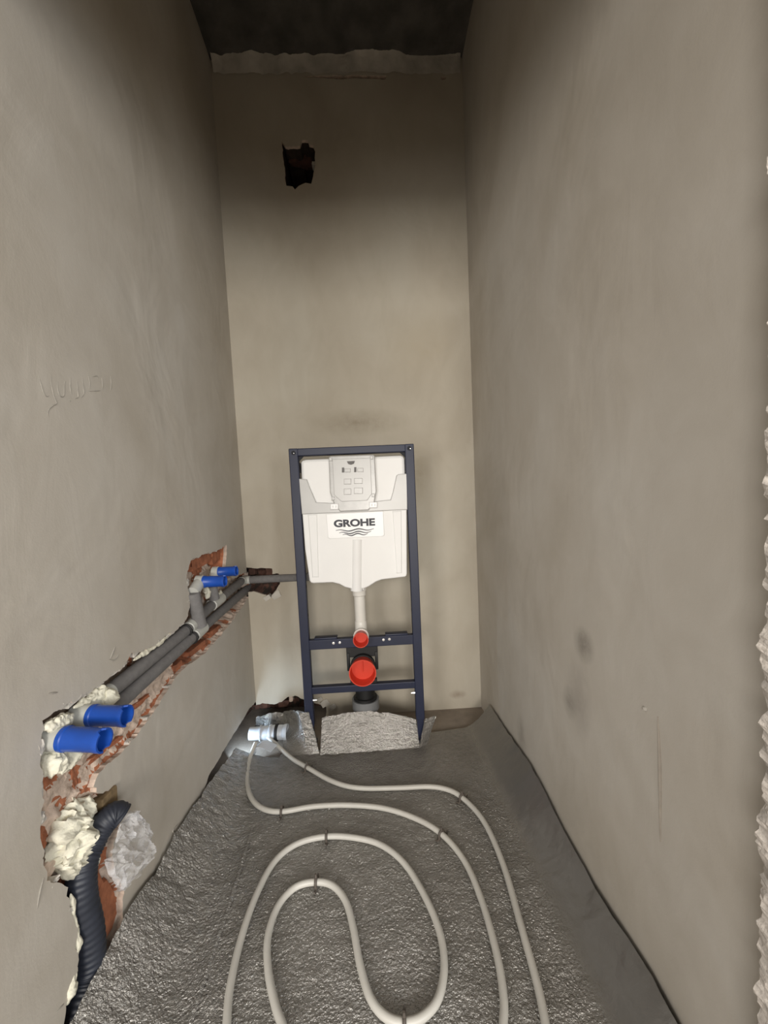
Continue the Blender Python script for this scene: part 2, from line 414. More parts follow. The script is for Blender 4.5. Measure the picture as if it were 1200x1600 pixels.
chase('chase_masonry', ML, chase_poly, chase_depth, wl, [M_MORTAR, M_BRICK], pick_chase, 0.006, 0.020, 1, 0.009)
chase('low_masonry', ML, low_poly, 0.12, wl, [M_DARKB, M_DARKM], lambda u, v: 1 if fb((u, v, 0), 20, 1) > 0.1 else 0, 0.014, 0.02, 3, 0.01)
bk = MB(); bk.box((XL-0.42, YJ-0.1, -0.01), (XL-0.30, DW+0.45, ZC+0.02)); mk('light_block', bk, M_DARKM, wl)  # unseen slab added to stop light leaking in behind the left wall
BR = [((325, 872), (0.16, 0.055), 0.022, 0.10), ((345, 868), (0.07, 0.05), 0.020, 0.1), ((318, 1012), (0.13, 0.020), 0.017, 0.62), ((345, 985), (0.10, 0.02), 0.02, 0.72),
      ((208, 1023), (0.03, 0.022), 0.012, 0.2), ((146, 1074), (0.024, 0.03), 0.012, 0.2), ((222, 1102), (0.10, 0.012), 0.014, 0.8), ((178, 1168), (0.10, 0.010), 0.014, 0.95),
      ((132, 1202), (0.016, 0.07), 0.020, 0.1), ((88, 1218), (0.07, 0.026), 0.020, 0.9), ((77, 1318), (0.02, 0.032), 0.020, 0.1), ((156, 1380), (0.045, 0.06), 0.014, 0.2),
      ((172, 1425), (0.065, 0.10), 0.013, 0.3), ((158, 1226), (0.022, 0.022), 0.018, 0.3), ((285, 1040), (0.05, 0.018), 0.013, 0.8)]
def along(x, y):
    a, b = Vector(lp(x-8, y+6.5)), Vector(lp(x+8, y-6.5)); return math.atan2(b.y-a.y, b.x-a.x)
for i, (c, s, d, r) in enumerate(BR):
    r = along(*c) if r > 0.5 else r
    shard('brick', ML, lp(*c), s, d, M_BRICK, wl, i+1, r)
# pale mortar lumps of the strip below the pipes
for i, (c, s, d, r) in enumerate([((215, 1120), (0.15, 0.034), 0.020, 0.85), ((165, 1190), (0.09, 0.03), 0.020, 1.05), ((110, 1225), (0.075, 0.045), 0.022, 0.75), ((95, 1355), (0.035, 0.03), 0.02, 0.3)]):
    shard('mortar_lump', ML, lp(*c), s, d, M_MORTAR, wl, i+30, along(*c) if r > 0.5 else r)
M_CHIP = simple('plaster_chip', (0.53, 0.50, 0.45), 0.95, var=0.15, scale=60, bmp=0.6, bscale=90)
for i, (x, y, a, b, r) in enumerate([(286, 974, .022, .014, .7), (268, 989, .030, .012, .7), (250, 1001, .022, .012, .8), (232, 1012, .030, .012, .5), (214, 1020, .020, .014, .3), (196, 1036, .024, .012, .8),
        (178, 1052, .026, .014, .8), (158, 1068, .022, .016, .6), (140, 1080, .026, .012, .7), (118, 1094, .020, .012, .5), (96, 1104, .024, .014, .4), (294, 940, .012, .022, .2), (294, 910, .010, .02, .1),
        (340, 859, .030, .010, .15), (312, 868, .024, .008, .2), (66, 1165, .010, .03, .0), (67, 1230, .010, .035, .0), (68, 1280, .010, .03, .0), (88, 1378, .02, .012, .3), (112, 1425, .008, .02, .1), (236, 1120, .018, .01, .8), (205, 1158, .02, .01, .8), (266, 1072, .016, .01, .7)]):
    shard('plaster_chip', ML, lp(x, y), (a*(1.2+0.5*math.sin(i*2.3)), b*(0.75+0.3*math.sin(i*1.7))), 0.0015, M_CHIP, wl, 120+i, (along(x, y) if r > 0.3 else r)+0.2*math.sin(i*3.1))
# scratched marks in the plaster
def groove(name, M, pts, r, mat, parent, sub=6):
    q = smooth_path([Vector((*p, 0)) for p in pts], sub); mb = MB()
    mb.tube([Vector(M(p.x, p.y, 0.0003)) for p in q], lambda t: r*(0.35+0.65*math.sin(math.pi*min(1, max(0, t)))), 6)
    return mk(name, mb, mat, parent)
SC = lambda x, y: lp(x/4, 500+y/4)
for pts in [[(240, 350), (255, 400), (270, 450), (290, 478), (308, 472)], [(318, 340), (320, 400), (335, 470), (352, 520), (330, 535), (305, 560), (298, 590), (312, 606)],
            [(362, 380), (360, 430), (375, 475), (398, 472), (402, 400), (408, 380)], [(440, 360), (438, 420), (446, 468)], [(430, 498), (438, 512)],
            [(482, 368), (484, 430), (488, 480), (468, 492)], [(515, 360), (520, 420), (524, 460), (505, 490)], [(548, 340), (560, 390), (558, 436)], [(575, 356), (605, 350), (612, 366)],
            [(555, 446), (595, 444), (630, 442)], [(635, 360), (640, 400), (638, 440)], [(690, 350), (694, 400), (690, 440)]]:
    groove('scratch', ML, [SC(*p) for p in pts], 0.0013, M_SCR, wl)
for pts in [[(180, 1010), (172, 1030)], [(170, 1030), (178, 1032), (186, 1022)], [(75, 1084), (90, 1082)], [(68, 1372), (62, 1395), (58, 1420)], [(275, 1302), (270, 1298), (280, 1285)], [(100, 1568), (88, 1582)]]:
    groove('crack', ML, [lp(*p) for p in pts], 0.0022, M_SCR, wl)

# --- back wall
vent_px = [(440, 219), (445, 228), (450, 229), (453, 229), (468, 228), (471, 219), (481, 219), (483, 226), (489, 227), (493, 235), (491, 246), (493, 256), (490, 270), (487, 287),
           (477, 286), (466, 290), (461, 296), (457, 291), (447, 290), (445, 274), (444, 258), (441, 240)]
vent_poly = ragged([bp(*p) for p in vent_px], 0.012, 0.003, 5)
pipe_px = [(370, 886), (386, 887), (396, 888), (410, 887), (425, 888), (426, 897), (436, 896), (438, 912), (431, 922), (421, 936), (415, 930), (405, 927), (395, 924), (370, 926)]
pipe_poly = ragged([bp(*p) for p in pipe_px], 0.01, 0.004, 6)
corner_px = [(370, 1160), (380, 1106), (398, 1103), (410, 1099), (426, 1101), (440, 1097), (450, 1090), (461, 1087), (470, 1092), (482, 1095), (496, 1100), (510, 1104), (508, 1160)]
corner_poly = ragged([bp(*p) for p in corner_px], 0.01, 0.005, 7)
crack_poly = ragged([bp(*p) for p in [(470, 119), (520, 118), (560, 117), (604, 119), (602, 124), (560, 122), (530, 124), (500, 121)]], 0.012, 0.003, 8)
dot_poly = ragged([bp(*p) for p in [(689, 120), (698, 119), (696, 124), (690, 125)]], 0.012, 0.002, 9)
wb = wall('wall_back', MBk, [(XL, -0.01), (XR, -0.01), (XR, ZC+0.02), (XL, ZC+0.02)], [vent_poly, pipe_poly, corner_poly, crack_poly, dot_poly], MP_BACK)
# vent shaft: straight sides to 0.3 m
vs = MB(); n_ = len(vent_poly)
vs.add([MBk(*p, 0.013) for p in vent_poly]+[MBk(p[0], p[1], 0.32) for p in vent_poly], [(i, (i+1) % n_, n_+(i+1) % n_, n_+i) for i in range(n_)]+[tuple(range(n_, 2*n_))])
mk('vent_shaft', vs, M_DARKM, wb)
for i, (x, w) in enumerate([(455, 0.045), (468, 0.04), (480, 0.05)]):
    u, v = bp(x, 228); shard('brick', MBk, (u, v+0.012), (w, 0.05), 0.06+0.01*i, M_DARKB, wb, 60+i, 0.0)
u, v = bp(459, 222); shard('plaster_lump', MBk, (u, v), (0.045, 0.022), 0.016, M_PATCH, wb, 65)
u, v = bp(489, 247); shard('plaster_lump', MBk, (u, v), (0.018, 0.016), 0.025, M_PATCH, wb, 66)
chase('pipe_hole_masonry', MBk, pipe_poly, 0.09, wb, [M_DARKB, M_DARKM], lambda u, v: 1 if fb((u, v, 0), 25, 1) > 0.15 else 0, 0.01, 0.02, 11, 0.01)
chase('corner_hole_masonry', MBk, corner_poly, 0.12, wb, [M_DARKB, M_DARKM], lambda u, v: 1 if fb((u, v, 0), 25, 2) > 0.0 else 0, 0.012, 0.02, 12, 0.012)
for i, (c, s) in enumerate([((390, 895), (0.03, 0.03)), ((418, 895), (0.035, 0.04)), ((405, 1108), (0.06, 0.03)), ((440, 1106), (0.05, 0.028)), ((452, 1098), (0.02, 0.03))]):
    shard('brick', MBk, bp(*c), s, 0.04, M_DARKB if i != 4 else M_MORTAR, wb, 70+i)
chase('crack_depth', MBk, crack_poly, 0.03, wb, [M_DARKM], lambda u, v: 0, 0.012, 0.006, 13, 0.002)
chase('dot_depth', MBk, dot_poly, 0.03, wb, [M_DARKM], lambda u, v: 0, 0.012, 0.004, 14, 0.001)
bk = MB(); bk.box((XL-0.42, DW+0.34, -0.01), (XR+0.3, DW+0.45, ZC+0.02)); mk('light_block', bk, M_DARKM, wb)  # added out of sight, blocks stray light behind the back wall
# loose plaster crumbs at the foot of the back wall
for i, (x, y, s) in enumerate([(432, 930, 0.03), (508, 1098, 0.03), (520, 1104, 0.022), (500, 1092, 0.018), (418, 934, 0.022)]):
    shard('plaster_lump', MBk, bp(x, y), (s*1.4, s), -0.006, M_PATCH, wb, 80+i, 0.5)
# --- right wall
wr = wall('wall_right', MR, [(YJ-0.06, -0.01), (DW, -0.01), (DW, ZC+0.02), (YJ-0.06, ZC+0.02)], [], MP_RIGHT)
bk = MB(); bk.box((XR+0.06, YJ-0.1, -0.01), (XR+0.2, DW+0.45, ZC+0.02)); mk('light_block', bk, M_DARKM, wr)  # hidden slab added against light leaks on the right
M_DRIP = simple('drip', (0.35, 0.31, 0.262), 0.8, var=0.12, scale=40)
groove('drip', MR, [rp(1028, 1120), rp(1031, 1180), rp(1032, 1240), rp(1032, 1315)], 0.004, M_DRIP, wr)
groove('nail_bump', MR, [rp(1005, 1104), rp(1008, 1108), rp(1010, 1112)], 0.006, M_PATCH, wr)
# --- rough plaster cove where the back wall meets the ceiling
def cove(u, v):
    x = XL+0.01+(XR-XL-0.02)*u; k = fb((x, 0, 0), 5, 3); k2 = fb((x, 0, 0), 22, 6)
    zb = bp(520, 116)[1]+0.012*k2+0.006*k; yb = 0.022+0.022*k+0.014*k2; q = (x, v, 0)
    t = v*math.pi/2
    z = zb+(ZC+0.004-zb)*math.sin(t)**1.2; y = DW-0.004-max(0.012, yb)*(1-math.cos(t))**0.8 - 0.006*abs(fb(q, 14, 2))*math.sin(t*2)
    return (x, y, z)
cv = MB(); cv.grid(cove, 140, 10); struct(mk('trim_1', cv, M_PATCH, smooth=60))
# --- wall with the doorway, just at the right edge of the picture
JX = onY(1188, 1200, 0.42).x
LINT = 1.87  # unseen lintel, its height set to darken the upper walls
fw = MB()
fw.box((JX+0.022, 0.30, -0.01), (5.0, 0.405, ZC+0.02)); fw.box((-5.0, 0.30, -0.01), (XL-0.02, 0.405, ZC+0.02)); fw.box((XL-0.02, 0.30, LINT), (JX+0.022, 0.405, ZC+0.02))
struct(mk('wall_front', fw, MP_RIGHT))
def jamb(u, v):
    z = LINT*v; a = u*2.0
    if a < 1: x, y = JX, 0.29+(0.42-0.29)*a
    else: x, y = JX+(XR+0.03-JX)*(a-1), 0.42+(0.03)*(a-1)
    q = (x, y, z); d = 0.006*fb(q, 22, 1)+0.005*fb(q, 75, 2)
    return (x+d+0.004*abs(nz(q, 9, 4)), y+0.004*fb(q, 40, 6), z)
jb = MB(); jb.grid(jamb, 30, 420); struct(mk('trim_2', jb, M_ROUGH))

# ================================================================ TOILET FRAME
zx = lambda x, y, Y=YF: (lambda q: (q.x, q.z))(onY(x, y, Y))
Z1 = lambda x, y, Y=YF+0.012: zx(430+x/4.8, 670+y/4.8, Y)
Z2 = lambda x, y, Y=YF: zx(430+x/4.4444, 880+y/4.4444, Y)
xl, ztop = zx(450.5, 701.5); xr, ztr = zx(646.5, 692.5); ztop = (ztop+ztr)/2; XF = (xl+xr)/2
PW, PD = 0.036, 0.032
fr = thing('toilet_frame', (XF, YF+PD/2, 0), 'navy steel toilet frame with white cistern and red capped pipes, standing against the back wall', 'toilet frame'); O = fr.location.copy()
zu0, zu1 = Z2(600, 585)[1], Z2(600, 518)[1]       # upper rail
zl0, zl1 = Z2(600, 893)[1], Z2(600, 845)[1]       # lower rail
for sx in (-1, 1):
    x0 = xl if sx < 0 else xr-PW
    p = MB(); p.bbox((x0, YF, 0.10), (x0+PW, YF+PD, ztop), 0.003); po = mk('post', p, M_NAVY, fr, O, 15)
    for k in range(5):
        s = MB(); s.lathe((x0+(PW if sx < 0 else 0)+(-0.0005 if sx < 0 else 0.0005), YF+PD/2, 0.45+0.12*k), (sx*-1, 0, 0), [(0, 0.006), (0.001, 0.006)], 12)
        mk('adjusting_hole', s, M_NAVYD, po, O)
    g = MB(); g.lathe((x0+PW/2+sx*-0.001, YF-0.0005, ztop-0.018), (0, -1, 0), [(0, 0.0085), (0.0012, 0.0085), (0.0012, 0.006)], 16); mk('corner_hole', g, M_NAVYD, po, O)
    g = MB(); g.lathe((x0+PW/2+0.003, YF-0.002, ztop-0.020), (0, -1, 0), [(0, 0.0018), (0.002, 0.0018)], 10); mk('corner_screw', g, M_BOLT, po, O)
    lg = MB(); lg.bbox((x0+0.004, YF+0.004, 0.012), (x0+PW-0.004, YF+PD-0.004, 0.12), 0.002); le = mk('leg', lg, M_NAVY, fr, O, 15)
    ft = MB(); ft.bbox((x0+0.001, YF+0.001, -0.006), (x0+PW-0.001, YF+PD+0.04, 0.010), 0.002); mk('foot_plate', ft, M_NAVY, le, O, 40)
    zb = Z2(270, 960)[1] if sx < 0 else Z2(975, 908)[1]
    b = MB(); xb = x0+PW if sx < 0 else x0
    b.lathe((xb, YF+0.012, zb), (-sx, 0, 0), [(0, 0.006), (0.010, 0.006), (0.010, 0.0045), (0.016, 0.0045)], 8); mk('leg_bolt', b, M_BOLT, le, O)
    br = MB(); br.bbox((x0+0.008, YF+PD, ztop-0.075), (x0+PW-0.008, DW+0.004, ztop-0.045), 0.002); mk('wall_bracket', br, M_NAVY, fr, O, 15)
t = MB(); t.bbox((xl+PW-0.002, YF+0.001, ztop-0.030), (xr-PW+0.002, YF+PD-0.001, ztop-0.0005), 0.003); mk('top_rail', t, M_NAVY, fr, O, 15)
# thin dark sleeve corners under the top rail
for sx in (-1, 1):
    xa = xl+PW if sx < 0 else xr-PW
    t = MB(); t.prism([(xa, ztop-0.03), (xa-sx*0.022, ztop-0.03), (xa, ztop-0.052)], YF+0.012, YF+0.016); mk('gusset', t, M_NAVYD, fr, O)
ur = MB(); ur.bbox((xl+PW-0.002, YF+0.001, zu0), (xr-PW+0.002, YF+PD-0.002, zu1), 0.003); uo = mk('cross_rail', ur, M_NAVY, fr, O, 15)
for sx in (-1, 1):
    xa, xb = (xl+PW+0.02, XF-0.10) if sx < 0 else (XF+0.10, xr-PW-0.02)
    q = MB(); q.bbox((xa, YF+0.004, zu1-0.001), (xb, YF+PD+0.01, zu1+0.007), 0.002); mk('rail_lip', q, M_NAVY, uo, O, 40)
for (a, b) in [(405, 555), (448, 551), (752, 532), (793, 528)]:
    x, z = Z2(a, b); m = MB(); m.lathe((x, YF+0.002, z), (0, -1, 0), [(0, 0.0055), (0.003, 0.0055), (0.003, 0.0035), (0.008, 0.0035)], 10); mk('bolt', m, M_BOLT, uo, O)
lr = MB(); lr.bbox((xl+PW-0.002, YF+0.001, zl0), (xr-PW+0.002, YF+PD-0.002, zl1), 0.003); mk('lower_rail', lr, M_NAVY, fr, O, 15)
# ---- cistern
YC = YF+0.014
cp = [(190, 250), (200, 236), (225, 228), (940, 196), (962, 204), (972, 225), (985, 560), (988, 1090), (984, 1106), (972, 1114), (800, 1135), (760, 1150), (705, 1185), (672, 1200),
      (672, 1216), (570, 1218), (570, 1203), (520, 1190), (480, 1168), (430, 1156), (285, 1162), (266, 1158), (254, 1140), (222, 900), (205, 640)]
ci = MB(); ci.prism([Z1(*p, YC) for p in cp], YC, YC+0.135, 0.012); cis = mk('cistern', ci, M_WHITE, fr, O, 15)
fp = [(206, 640), (985, 606), (987, 1085), (982, 1100), (970, 1108), (798, 1128), (755, 1144), (700, 1180), (660, 1196), (580, 1198), (525, 1184), (484, 1162), (432, 1149), (288, 1155), (270, 1150), (260, 1135), (226, 900)]
q = MB(); q.prism([Z1(*p, YC) for p in fp], YC-0.009, YC+0.004, 0.004); mk('front_cover', q, M_WHITE, cis, O, 15)
def ring(poly, w, y0, y1, mb):
    """thin raised outline"""
    for i in range(len(poly)-1):
        a, b = Vector(poly[i]), Vector(poly[i+1]); d = (b-a).normalized(); n = Vector((-d.y, d.x))*w/2
        mb.prism([tuple(a-n-d*w/2), tuple(b-n+d*w/2), tuple(b+n+d*w/2), tuple(a+n-d*w/2)], y0, y1)
    return mb
M_RIBS = simple('rib_shade', (0.70, 0.695, 0.68), 0.5, var=0.02, scale=10)
for pl in ([(250, 645), (283, 1110), (328, 1108), (316, 642)], [(880, 620), (910, 1080), (948, 1078), (944, 616)]):
    q = MB(); P = [Z1(*p, YC) for p in pl]; q.prism(P, YC-0.0135, YC-0.008, 0.003); mk('side_rib', q, M_WHITE, cis, O, 15)
    q = MB(); ring(P+[P[0]], 0.0016, YC-0.0097, YC-0.0085, q); mk('rib_seam', q, M_RIBS, cis, O)
q = MB(); a = Z1(615, 830, YC); b = Z1(612, 1216, YC)
q.tube([(a[0], YC+0.009, a[1]), (b[0], YC+0.009, b[1])], 0.0265, 28); mk('centre_channel', q, M_WHITE, cis, O, 40)
P = [Z1(*p, YC) for p in [(384, 640), (398, 815), (412, 824), (806, 806), (818, 795), (810, 618)]]
q = MB(); q.prism(P, YC-0.0118, YC-0.008, 0.002); lbl = mk('brand_panel', q, M_LABEL, cis, O, 15)
q = MB(); ring(P, 0.0016, YC-0.0100, YC-0.0086, q); mk('panel_seam', q, M_RIBS, cis, O)
# ---- lettering
def text_mesh(txt, x0, x1, z0, z1, y, slope, mat, parent):
    cu = bpy.data.curves.new('lettering', 'FONT'); cu.body = txt; cu.offset = 0.045; cu.resolution_u = 6; cu.space_character = 0.98
    to = bpy.data.objects.new('lettering', cu); C.objects.link(to); bpy.context.view_layer.update()
    me = bpy.data.meshes.new_from_object(to.evaluated_get(bpy.context.evaluated_depsgraph_get()))
    V = np.array([v.co for v in me.vertices]); mn, mx = V.min(0), V.max(0); mb = MB()
    pts = []
    for v in V:
        u = (v[0]-mn[0])/(mx[0]-mn[0]); w = (v[1]-mn[1])/(mx[1]-mn[1])
        pts.append((x0+(x1-x0)*u, y, z0+(z1-z0)*w+slope*u))
    mb.add(pts, [list(p.vertices) for p in me.polygons])
    bpy.data.objects.remove(to); bpy.data.curves.remove(cu); bpy.data.meshes.remove(me)
    return mk('lettering', mb, mat, parent, O)
ax, az = Z1(443, 740, YC); bx, bz = Z1(750, 726, YC); _, tz = Z1(443, 683, YC)
text_mesh('GROHE', ax, bx, az, tz, YC-0.0126, bz-az, M_INK, cis)
for (xa, ya, xb, yb) in [(457, 765, 740, 750), (482, 783, 720, 769), (508, 797, 695, 786)]:
    pts = []
    L = 40
    for i in range(L+1):
        t = i/L; zz = -6.5*math.sin(2*math.pi*(t*2.0+0.03)+0.2)
        pts.append(Z1(xa+(xb-xa)*t, ya+(yb-ya)*t+zz, YC))
    q = MB()
    for i in range(L):
        a, b = pts[i], pts[i+1]; w = 0.0015*(0.6+math.sin(math.pi*(i+0.5)/L))
        q.add([(a[0], YC-0.0127, a[1]-w), (b[0], YC-0.0127, b[1]-w), (b[0], YC-0.0127, b[1]+w), (a[0], YC-0.0127, a[1]+w)], [(0, 1, 2, 3)])
    mk('wave_mark', q, M_INK, cis, O)
# ---- grey protective shield with inspection box
sh = [(180, 376), (240, 380), (262, 440), (310, 552), (410, 556), (470, 560), (740, 545), (864, 532), (880, 480), (908, 352), (920, 342), (988, 338), (990, 608), (204, 641)]
q = MB(); q.prism([Z1(*p, YC) for p in sh], YC-0.013, YC+0.003, 0.003); sho = mk('shield', q, M_SHIELD, cis, O, 15)
bxp = [(404, 222), (418, 210), (735, 199), (746, 208), (760, 470), (742, 560), (700, 612), (490, 622), (448, 575), (414, 480)]
q = MB(); q.prism([Z1(*p, YC) for p in bxp], YC-0.020, YC+0.003, 0.004); bo = mk('inspection_box', q, M_SHIELD2, cis, O, 15)
q = MB(); q.prism([Z1(*p, YC) for p in [(432, 235), (715, 225), (725, 490), (690, 540), (500, 548), (446, 500)]], YC-0.0225, YC-0.015, 0.002); mk('box_lid', q, M_SHIELD, bo, O, 15)
for (x, y, w, h, m) in [(512, 315, 8, 18, 0), (602, 312, 8, 18, 0), (545, 318, 22, 14, 1), (640, 315, 22, 14, 1), (545, 400, 26, 20, 1), (625, 396, 30, 20, 1), (545, 475, 26, 22, 1), (625, 468, 32, 22, 1)]:
    P = [Z1(x+a*w, y+b*h, YC) for a, b in ((-1, -1), (1, -1.05), (1, 0.95), (-1, 1))]
    e = MB(); e.prism(P, YC-0.0262, YC-0.021, 0.0015); mk('embossed_key', e, [M_PGREY, M_SHIELD2][m], bo, O, 15)
P = [Z1(540, 250, YC), Z1(600, 247, YC), Z1(592, 268, YC), Z1(570, 276, YC), Z1(550, 270, YC)]
e = MB(); e.prism(P, YC-0.0240, YC-0.021); mk('printed_mark', e, M_PGREY, bo, O)
for (x, y) in [(448, 585), (735, 573)]:
    e = MB(); e.prism([Z1(x+a*30, y+b*22, YC) for a, b in ((-1, -1), (1, -1.05), (1, 0.95), (-1, 1))], YC-0.027, YC-0.010, 0.003); cl = mk('clip', e, M_LABEL, bo, O, 15)
    for s in (-10, 12):
        e = MB(); e.prism([Z1(x+s+a*4, y+b*9, YC) for a, b in ((-1, -1), (1, -1), (1, 1), (-1, 1))], YC-0.0285, YC-0.026); mk('clip_slot', e, M_RIBS, cl, O)
for (x, y) in [(420, 235), (722, 222), (735, 500), (438, 525)]:
    e = MB(); e.prism([Z1(x+a*11, y+b*13, YC) for a, b in ((-1, -1), (1, -1), (1, 1), (-1, 1))], YC-0.0245, YC-0.018, 0.002); mk('latch', e, M_SHIELD, bo, O, 15)
# ---- flush pipe
YP = YF+0.045
nx, nzt = zx(430+586/4.4444, 880+170/4.4444, YP); px, pz = zx(430+597/4.4444, 880+455/4.4444, YP)
nx = px
fpq = MB(); fpq.tube([(px, YP, nzt+0.04), (px, YP, pz+0.03)], 0.0235, 24); flp = mk('flush_pipe', fpq, M_PIPEW, fr, O, 40)
g = MB(); g.lathe((px, YP, nzt+0.02), (0, 0, -1), [(0, 0.031), (0.014, 0.033), (0.030, 0.031), (0.034, 0.0285), (0.050, 0.0285), (0.054, 0.025)], 28); mk('collar', g, M_PIPEW, flp, O, 40)
rz = Z2(597, 532, YF-0.05)[1]
bend = [Vector((px, YP, pz+0.035))]+[Vector((px, YP-0.045*(1-math.cos(a)), pz+0.035-0.0-(pz+0.035-rz)*math.sin(a))) for a in np.linspace(0.1, math.pi/2, 9)]+[Vector((px, YF-0.008, rz))]
g = MB(); g.tube(bend, 0.0255, 24); mk('elbow', g, M_PIPEW, flp, O, 40)
g = MB(); g.lathe((px, YF+0.01, rz), (0, -1, 0), [(0, 0.031), (0.016, 0.032), (0.016, 0.024)], 28); mk('socket', g, M_PIPEW, flp, O, 40)
g = MB(); g.lathe((px, YF-0.004, rz), (0, -1, 0), [(0, 0.0255), (0.042, 0.0275), (0.044, 0.0305), (0.052, 0.0310), (0.052, 0.0280), (0.010, 0.0235), (0.010, 0.0)], 32); mk('red_cap', g, M_RED, flp, O, 35, 'red plastic stopper in the flush pipe')
# ---- drain bend with bracket
YD = YF-0.072
dx, dz = zx(430+607/4.4444, 880+762/4.4444, YD)
dr = MB(); R_ = 0.046
path = [Vector((dx, YF-0.01, dz)), Vector((dx, YF+0.03, dz))]+[Vector((dx, YF+0.03+0.075*math.sin(a), dz-0.075*(1-math.cos(a)))) for a in np.linspace(0.2, math.pi/2, 8)]+[Vector((dx, YF+0.105, 0.10))]
dr.tube(path, R_-0.003, 28); dro = mk('drain_bend', dr, M_BLACK, fr, O, 40)
g = MB(); g.lathe((dx, YF+0.004, dz), (0, -1, 0), [(0, R_+0.006), (0.022, R_+0.006), (0.022, R_-0.002)], 32); mk('drain_socket', g, M_BLACK, dro, O, 40)
g = MB(); g.lathe((dx, YF-0.012, dz), (0, -1, 0), [(0, 0.0455), (0.048, 0.0500), (0.050, 0.0535), (0.064, 0.0540), (0.064, 0.0500), (0.016, 0.0450), (0.016, 0.0)], 40)
rc = mk('red_cap', g, M_RED, dro, O, 35, 'large red plastic stopper in the drain bend')
g = MB(); g.bbox((dx-0.002, YF-0.036, dz-0.010), (dx+0.002, YF-0.027, dz+0.036), 0.001); mk('cap_rib', g, M_RED, rc, O)
bx0, bz1 = Z2(492, 575, YF+0.01); bx1, bz0 = Z2(718, 735, YF+0.01)
g = MB(); g.bbox((bx0, YF+0.008, bz1-0.05), (bx1, YF+0.022, zu0+0.004), 0.003); brk = mk('bracket', g, M_BLACK, fr, O, 15)
for x0 in (bx0, bx1-0.013):
    g = MB(); g.bbox((x0, YF+0.004, bz0), (x0+0.013, YF+0.024, bz1-0.03), 0.003); mk('bracket_arm', g, M_BLACK, brk, O, 40)
g = MB(); g.bbox((dx-0.056, YF+0.006, zl1-0.003), (dx+0.056, YF+0.03, zl1+0.018), 0.003); mk('bracket_foot', g, M_BLACK, brk, O, 40)
# grey sewer socket under the drain bend
sp = thing('drain_pipe', (dx, YF+0.105, 0), 'grey drain pipe socket under the toilet frame, half hidden by silver foil', 'pipe')
g = MB(); g.lathe((dx, YF+0.105, -0.006), (0, 0, 1), [(0, 0.052), (0.12, 0.052), (0.122, 0.060), (0.165, 0.060), (0.165, 0.053), (0.13, 0.050)], 36); mk('socket', g, M_GREYP, sp, sp.location, 40)
g = MB(); g.lathe((dx, YF+0.105, 0.155), (0, 0, 1), [(0, 0.0525), (0.014, 0.0525), (0.016, 0.046)], 36); mk('seal_ring', g, M_BLACK, sp, sp.location, 40)

# ================================================================ FLOOR FOIL
LE = [(395, 1128), (383, 1150), (360, 1182), (335, 1214), (300, 1265), (270, 1312), (245, 1362), (215, 1400), (190, 1442), (172, 1478), (150, 1520), (120, 1582), (105, 1608), (60, 1690)]
RE = [(766, 1103), (790, 1140), (830, 1197), (860, 1255), (880, 1297), (905, 1342), (930, 1388), (970, 1450), (1015, 1520), (1055, 1592), (1065, 1612), (1120, 1710)]
LQ = sorted([(q.y, q.z) for q in (onX(*p, XL+0.012) for p in LE)]); RQ = sorted([(q.y, q.z) for q in (onX(*p, XR-0.010) for p in RE)])
zl_ = lambda y: float(np.interp(y, [a for a, _ in LQ], [b for _, b in LQ])); zr_ = lambda y: max(0.012, float(np.interp(y, [a for a, _ in RQ], [b for _, b in RQ])))
Y0 = YJ+0.012
pA, pB = onZ(668, 1146), onZ(765, 1133)
xcut = onZ(440, 1175).x; xp1 = onZ(497, 1172).x; xp2 = onZ(655, 1165).x
yflap = onZ(575, 1180).y; yleft = onZ(410, 1186).y
def yback(x):
    if x < xcut: return yleft+0.02*(xcut-x)
    if x < xp1: return onZ(465, 1176).y
    if x < xp2: return yflap+0.05
    return float(np.interp(x, [xp2, pA.x, pB.x, XR], [yflap+0.03, pA.y, pB.y, pB.y+0.03]))
def foil_pt(u, v):
    x = XL+0.012+(XR-XL-0.022)*u; y = Y0+(yback(x)-Y0)*v
    a = max(0.0, 1-(x-XL-0.012)/0.15); b = max(0.0, 1-(XR-0.010-x)/0.13)
    z = zl_(y)*a**1.7+zr_(y)*b**1.7
    q = (x, y, 0); edge = max(a, b)
    z += 0.0016*fb(q, 26, 1)+0.0022*nz(q, 9, 2)+a*(0.0045*fb(q, 22, 3)+0.004*nz(q, 60, 4))
    x += (a*0.006*nz(q, 16, 5) if a > 0 else 0)-(b*0.006*abs(nz(q, 14, 6)) if b > 0 else 0)
    return (max(XL+0.004, min(XR-0.003, x)), y, max(0.001, z+0.003))
fo = thing('foil_underlay', (0, 1.0, 0), 'crinkled silver foil underlay covering the floor and turned up at the walls', 'foil')
FO = fo.location.copy()
US = 1-0.095/(XR-XL)
g = MB(); g.grid(lambda u, v: foil_pt(u*US, v), 240, 300); mk('floor_sheet', g, M_FOIL, fo, FO, 180)
g = MB(); g.grid(lambda u, v: foil_pt(US+(1-US)*u, v), 24, 300); mk('edge_strip', g, M_FOIL, fo, FO, 180, 'smooth foil edge turned up along the right wall, dark reflection painted in')
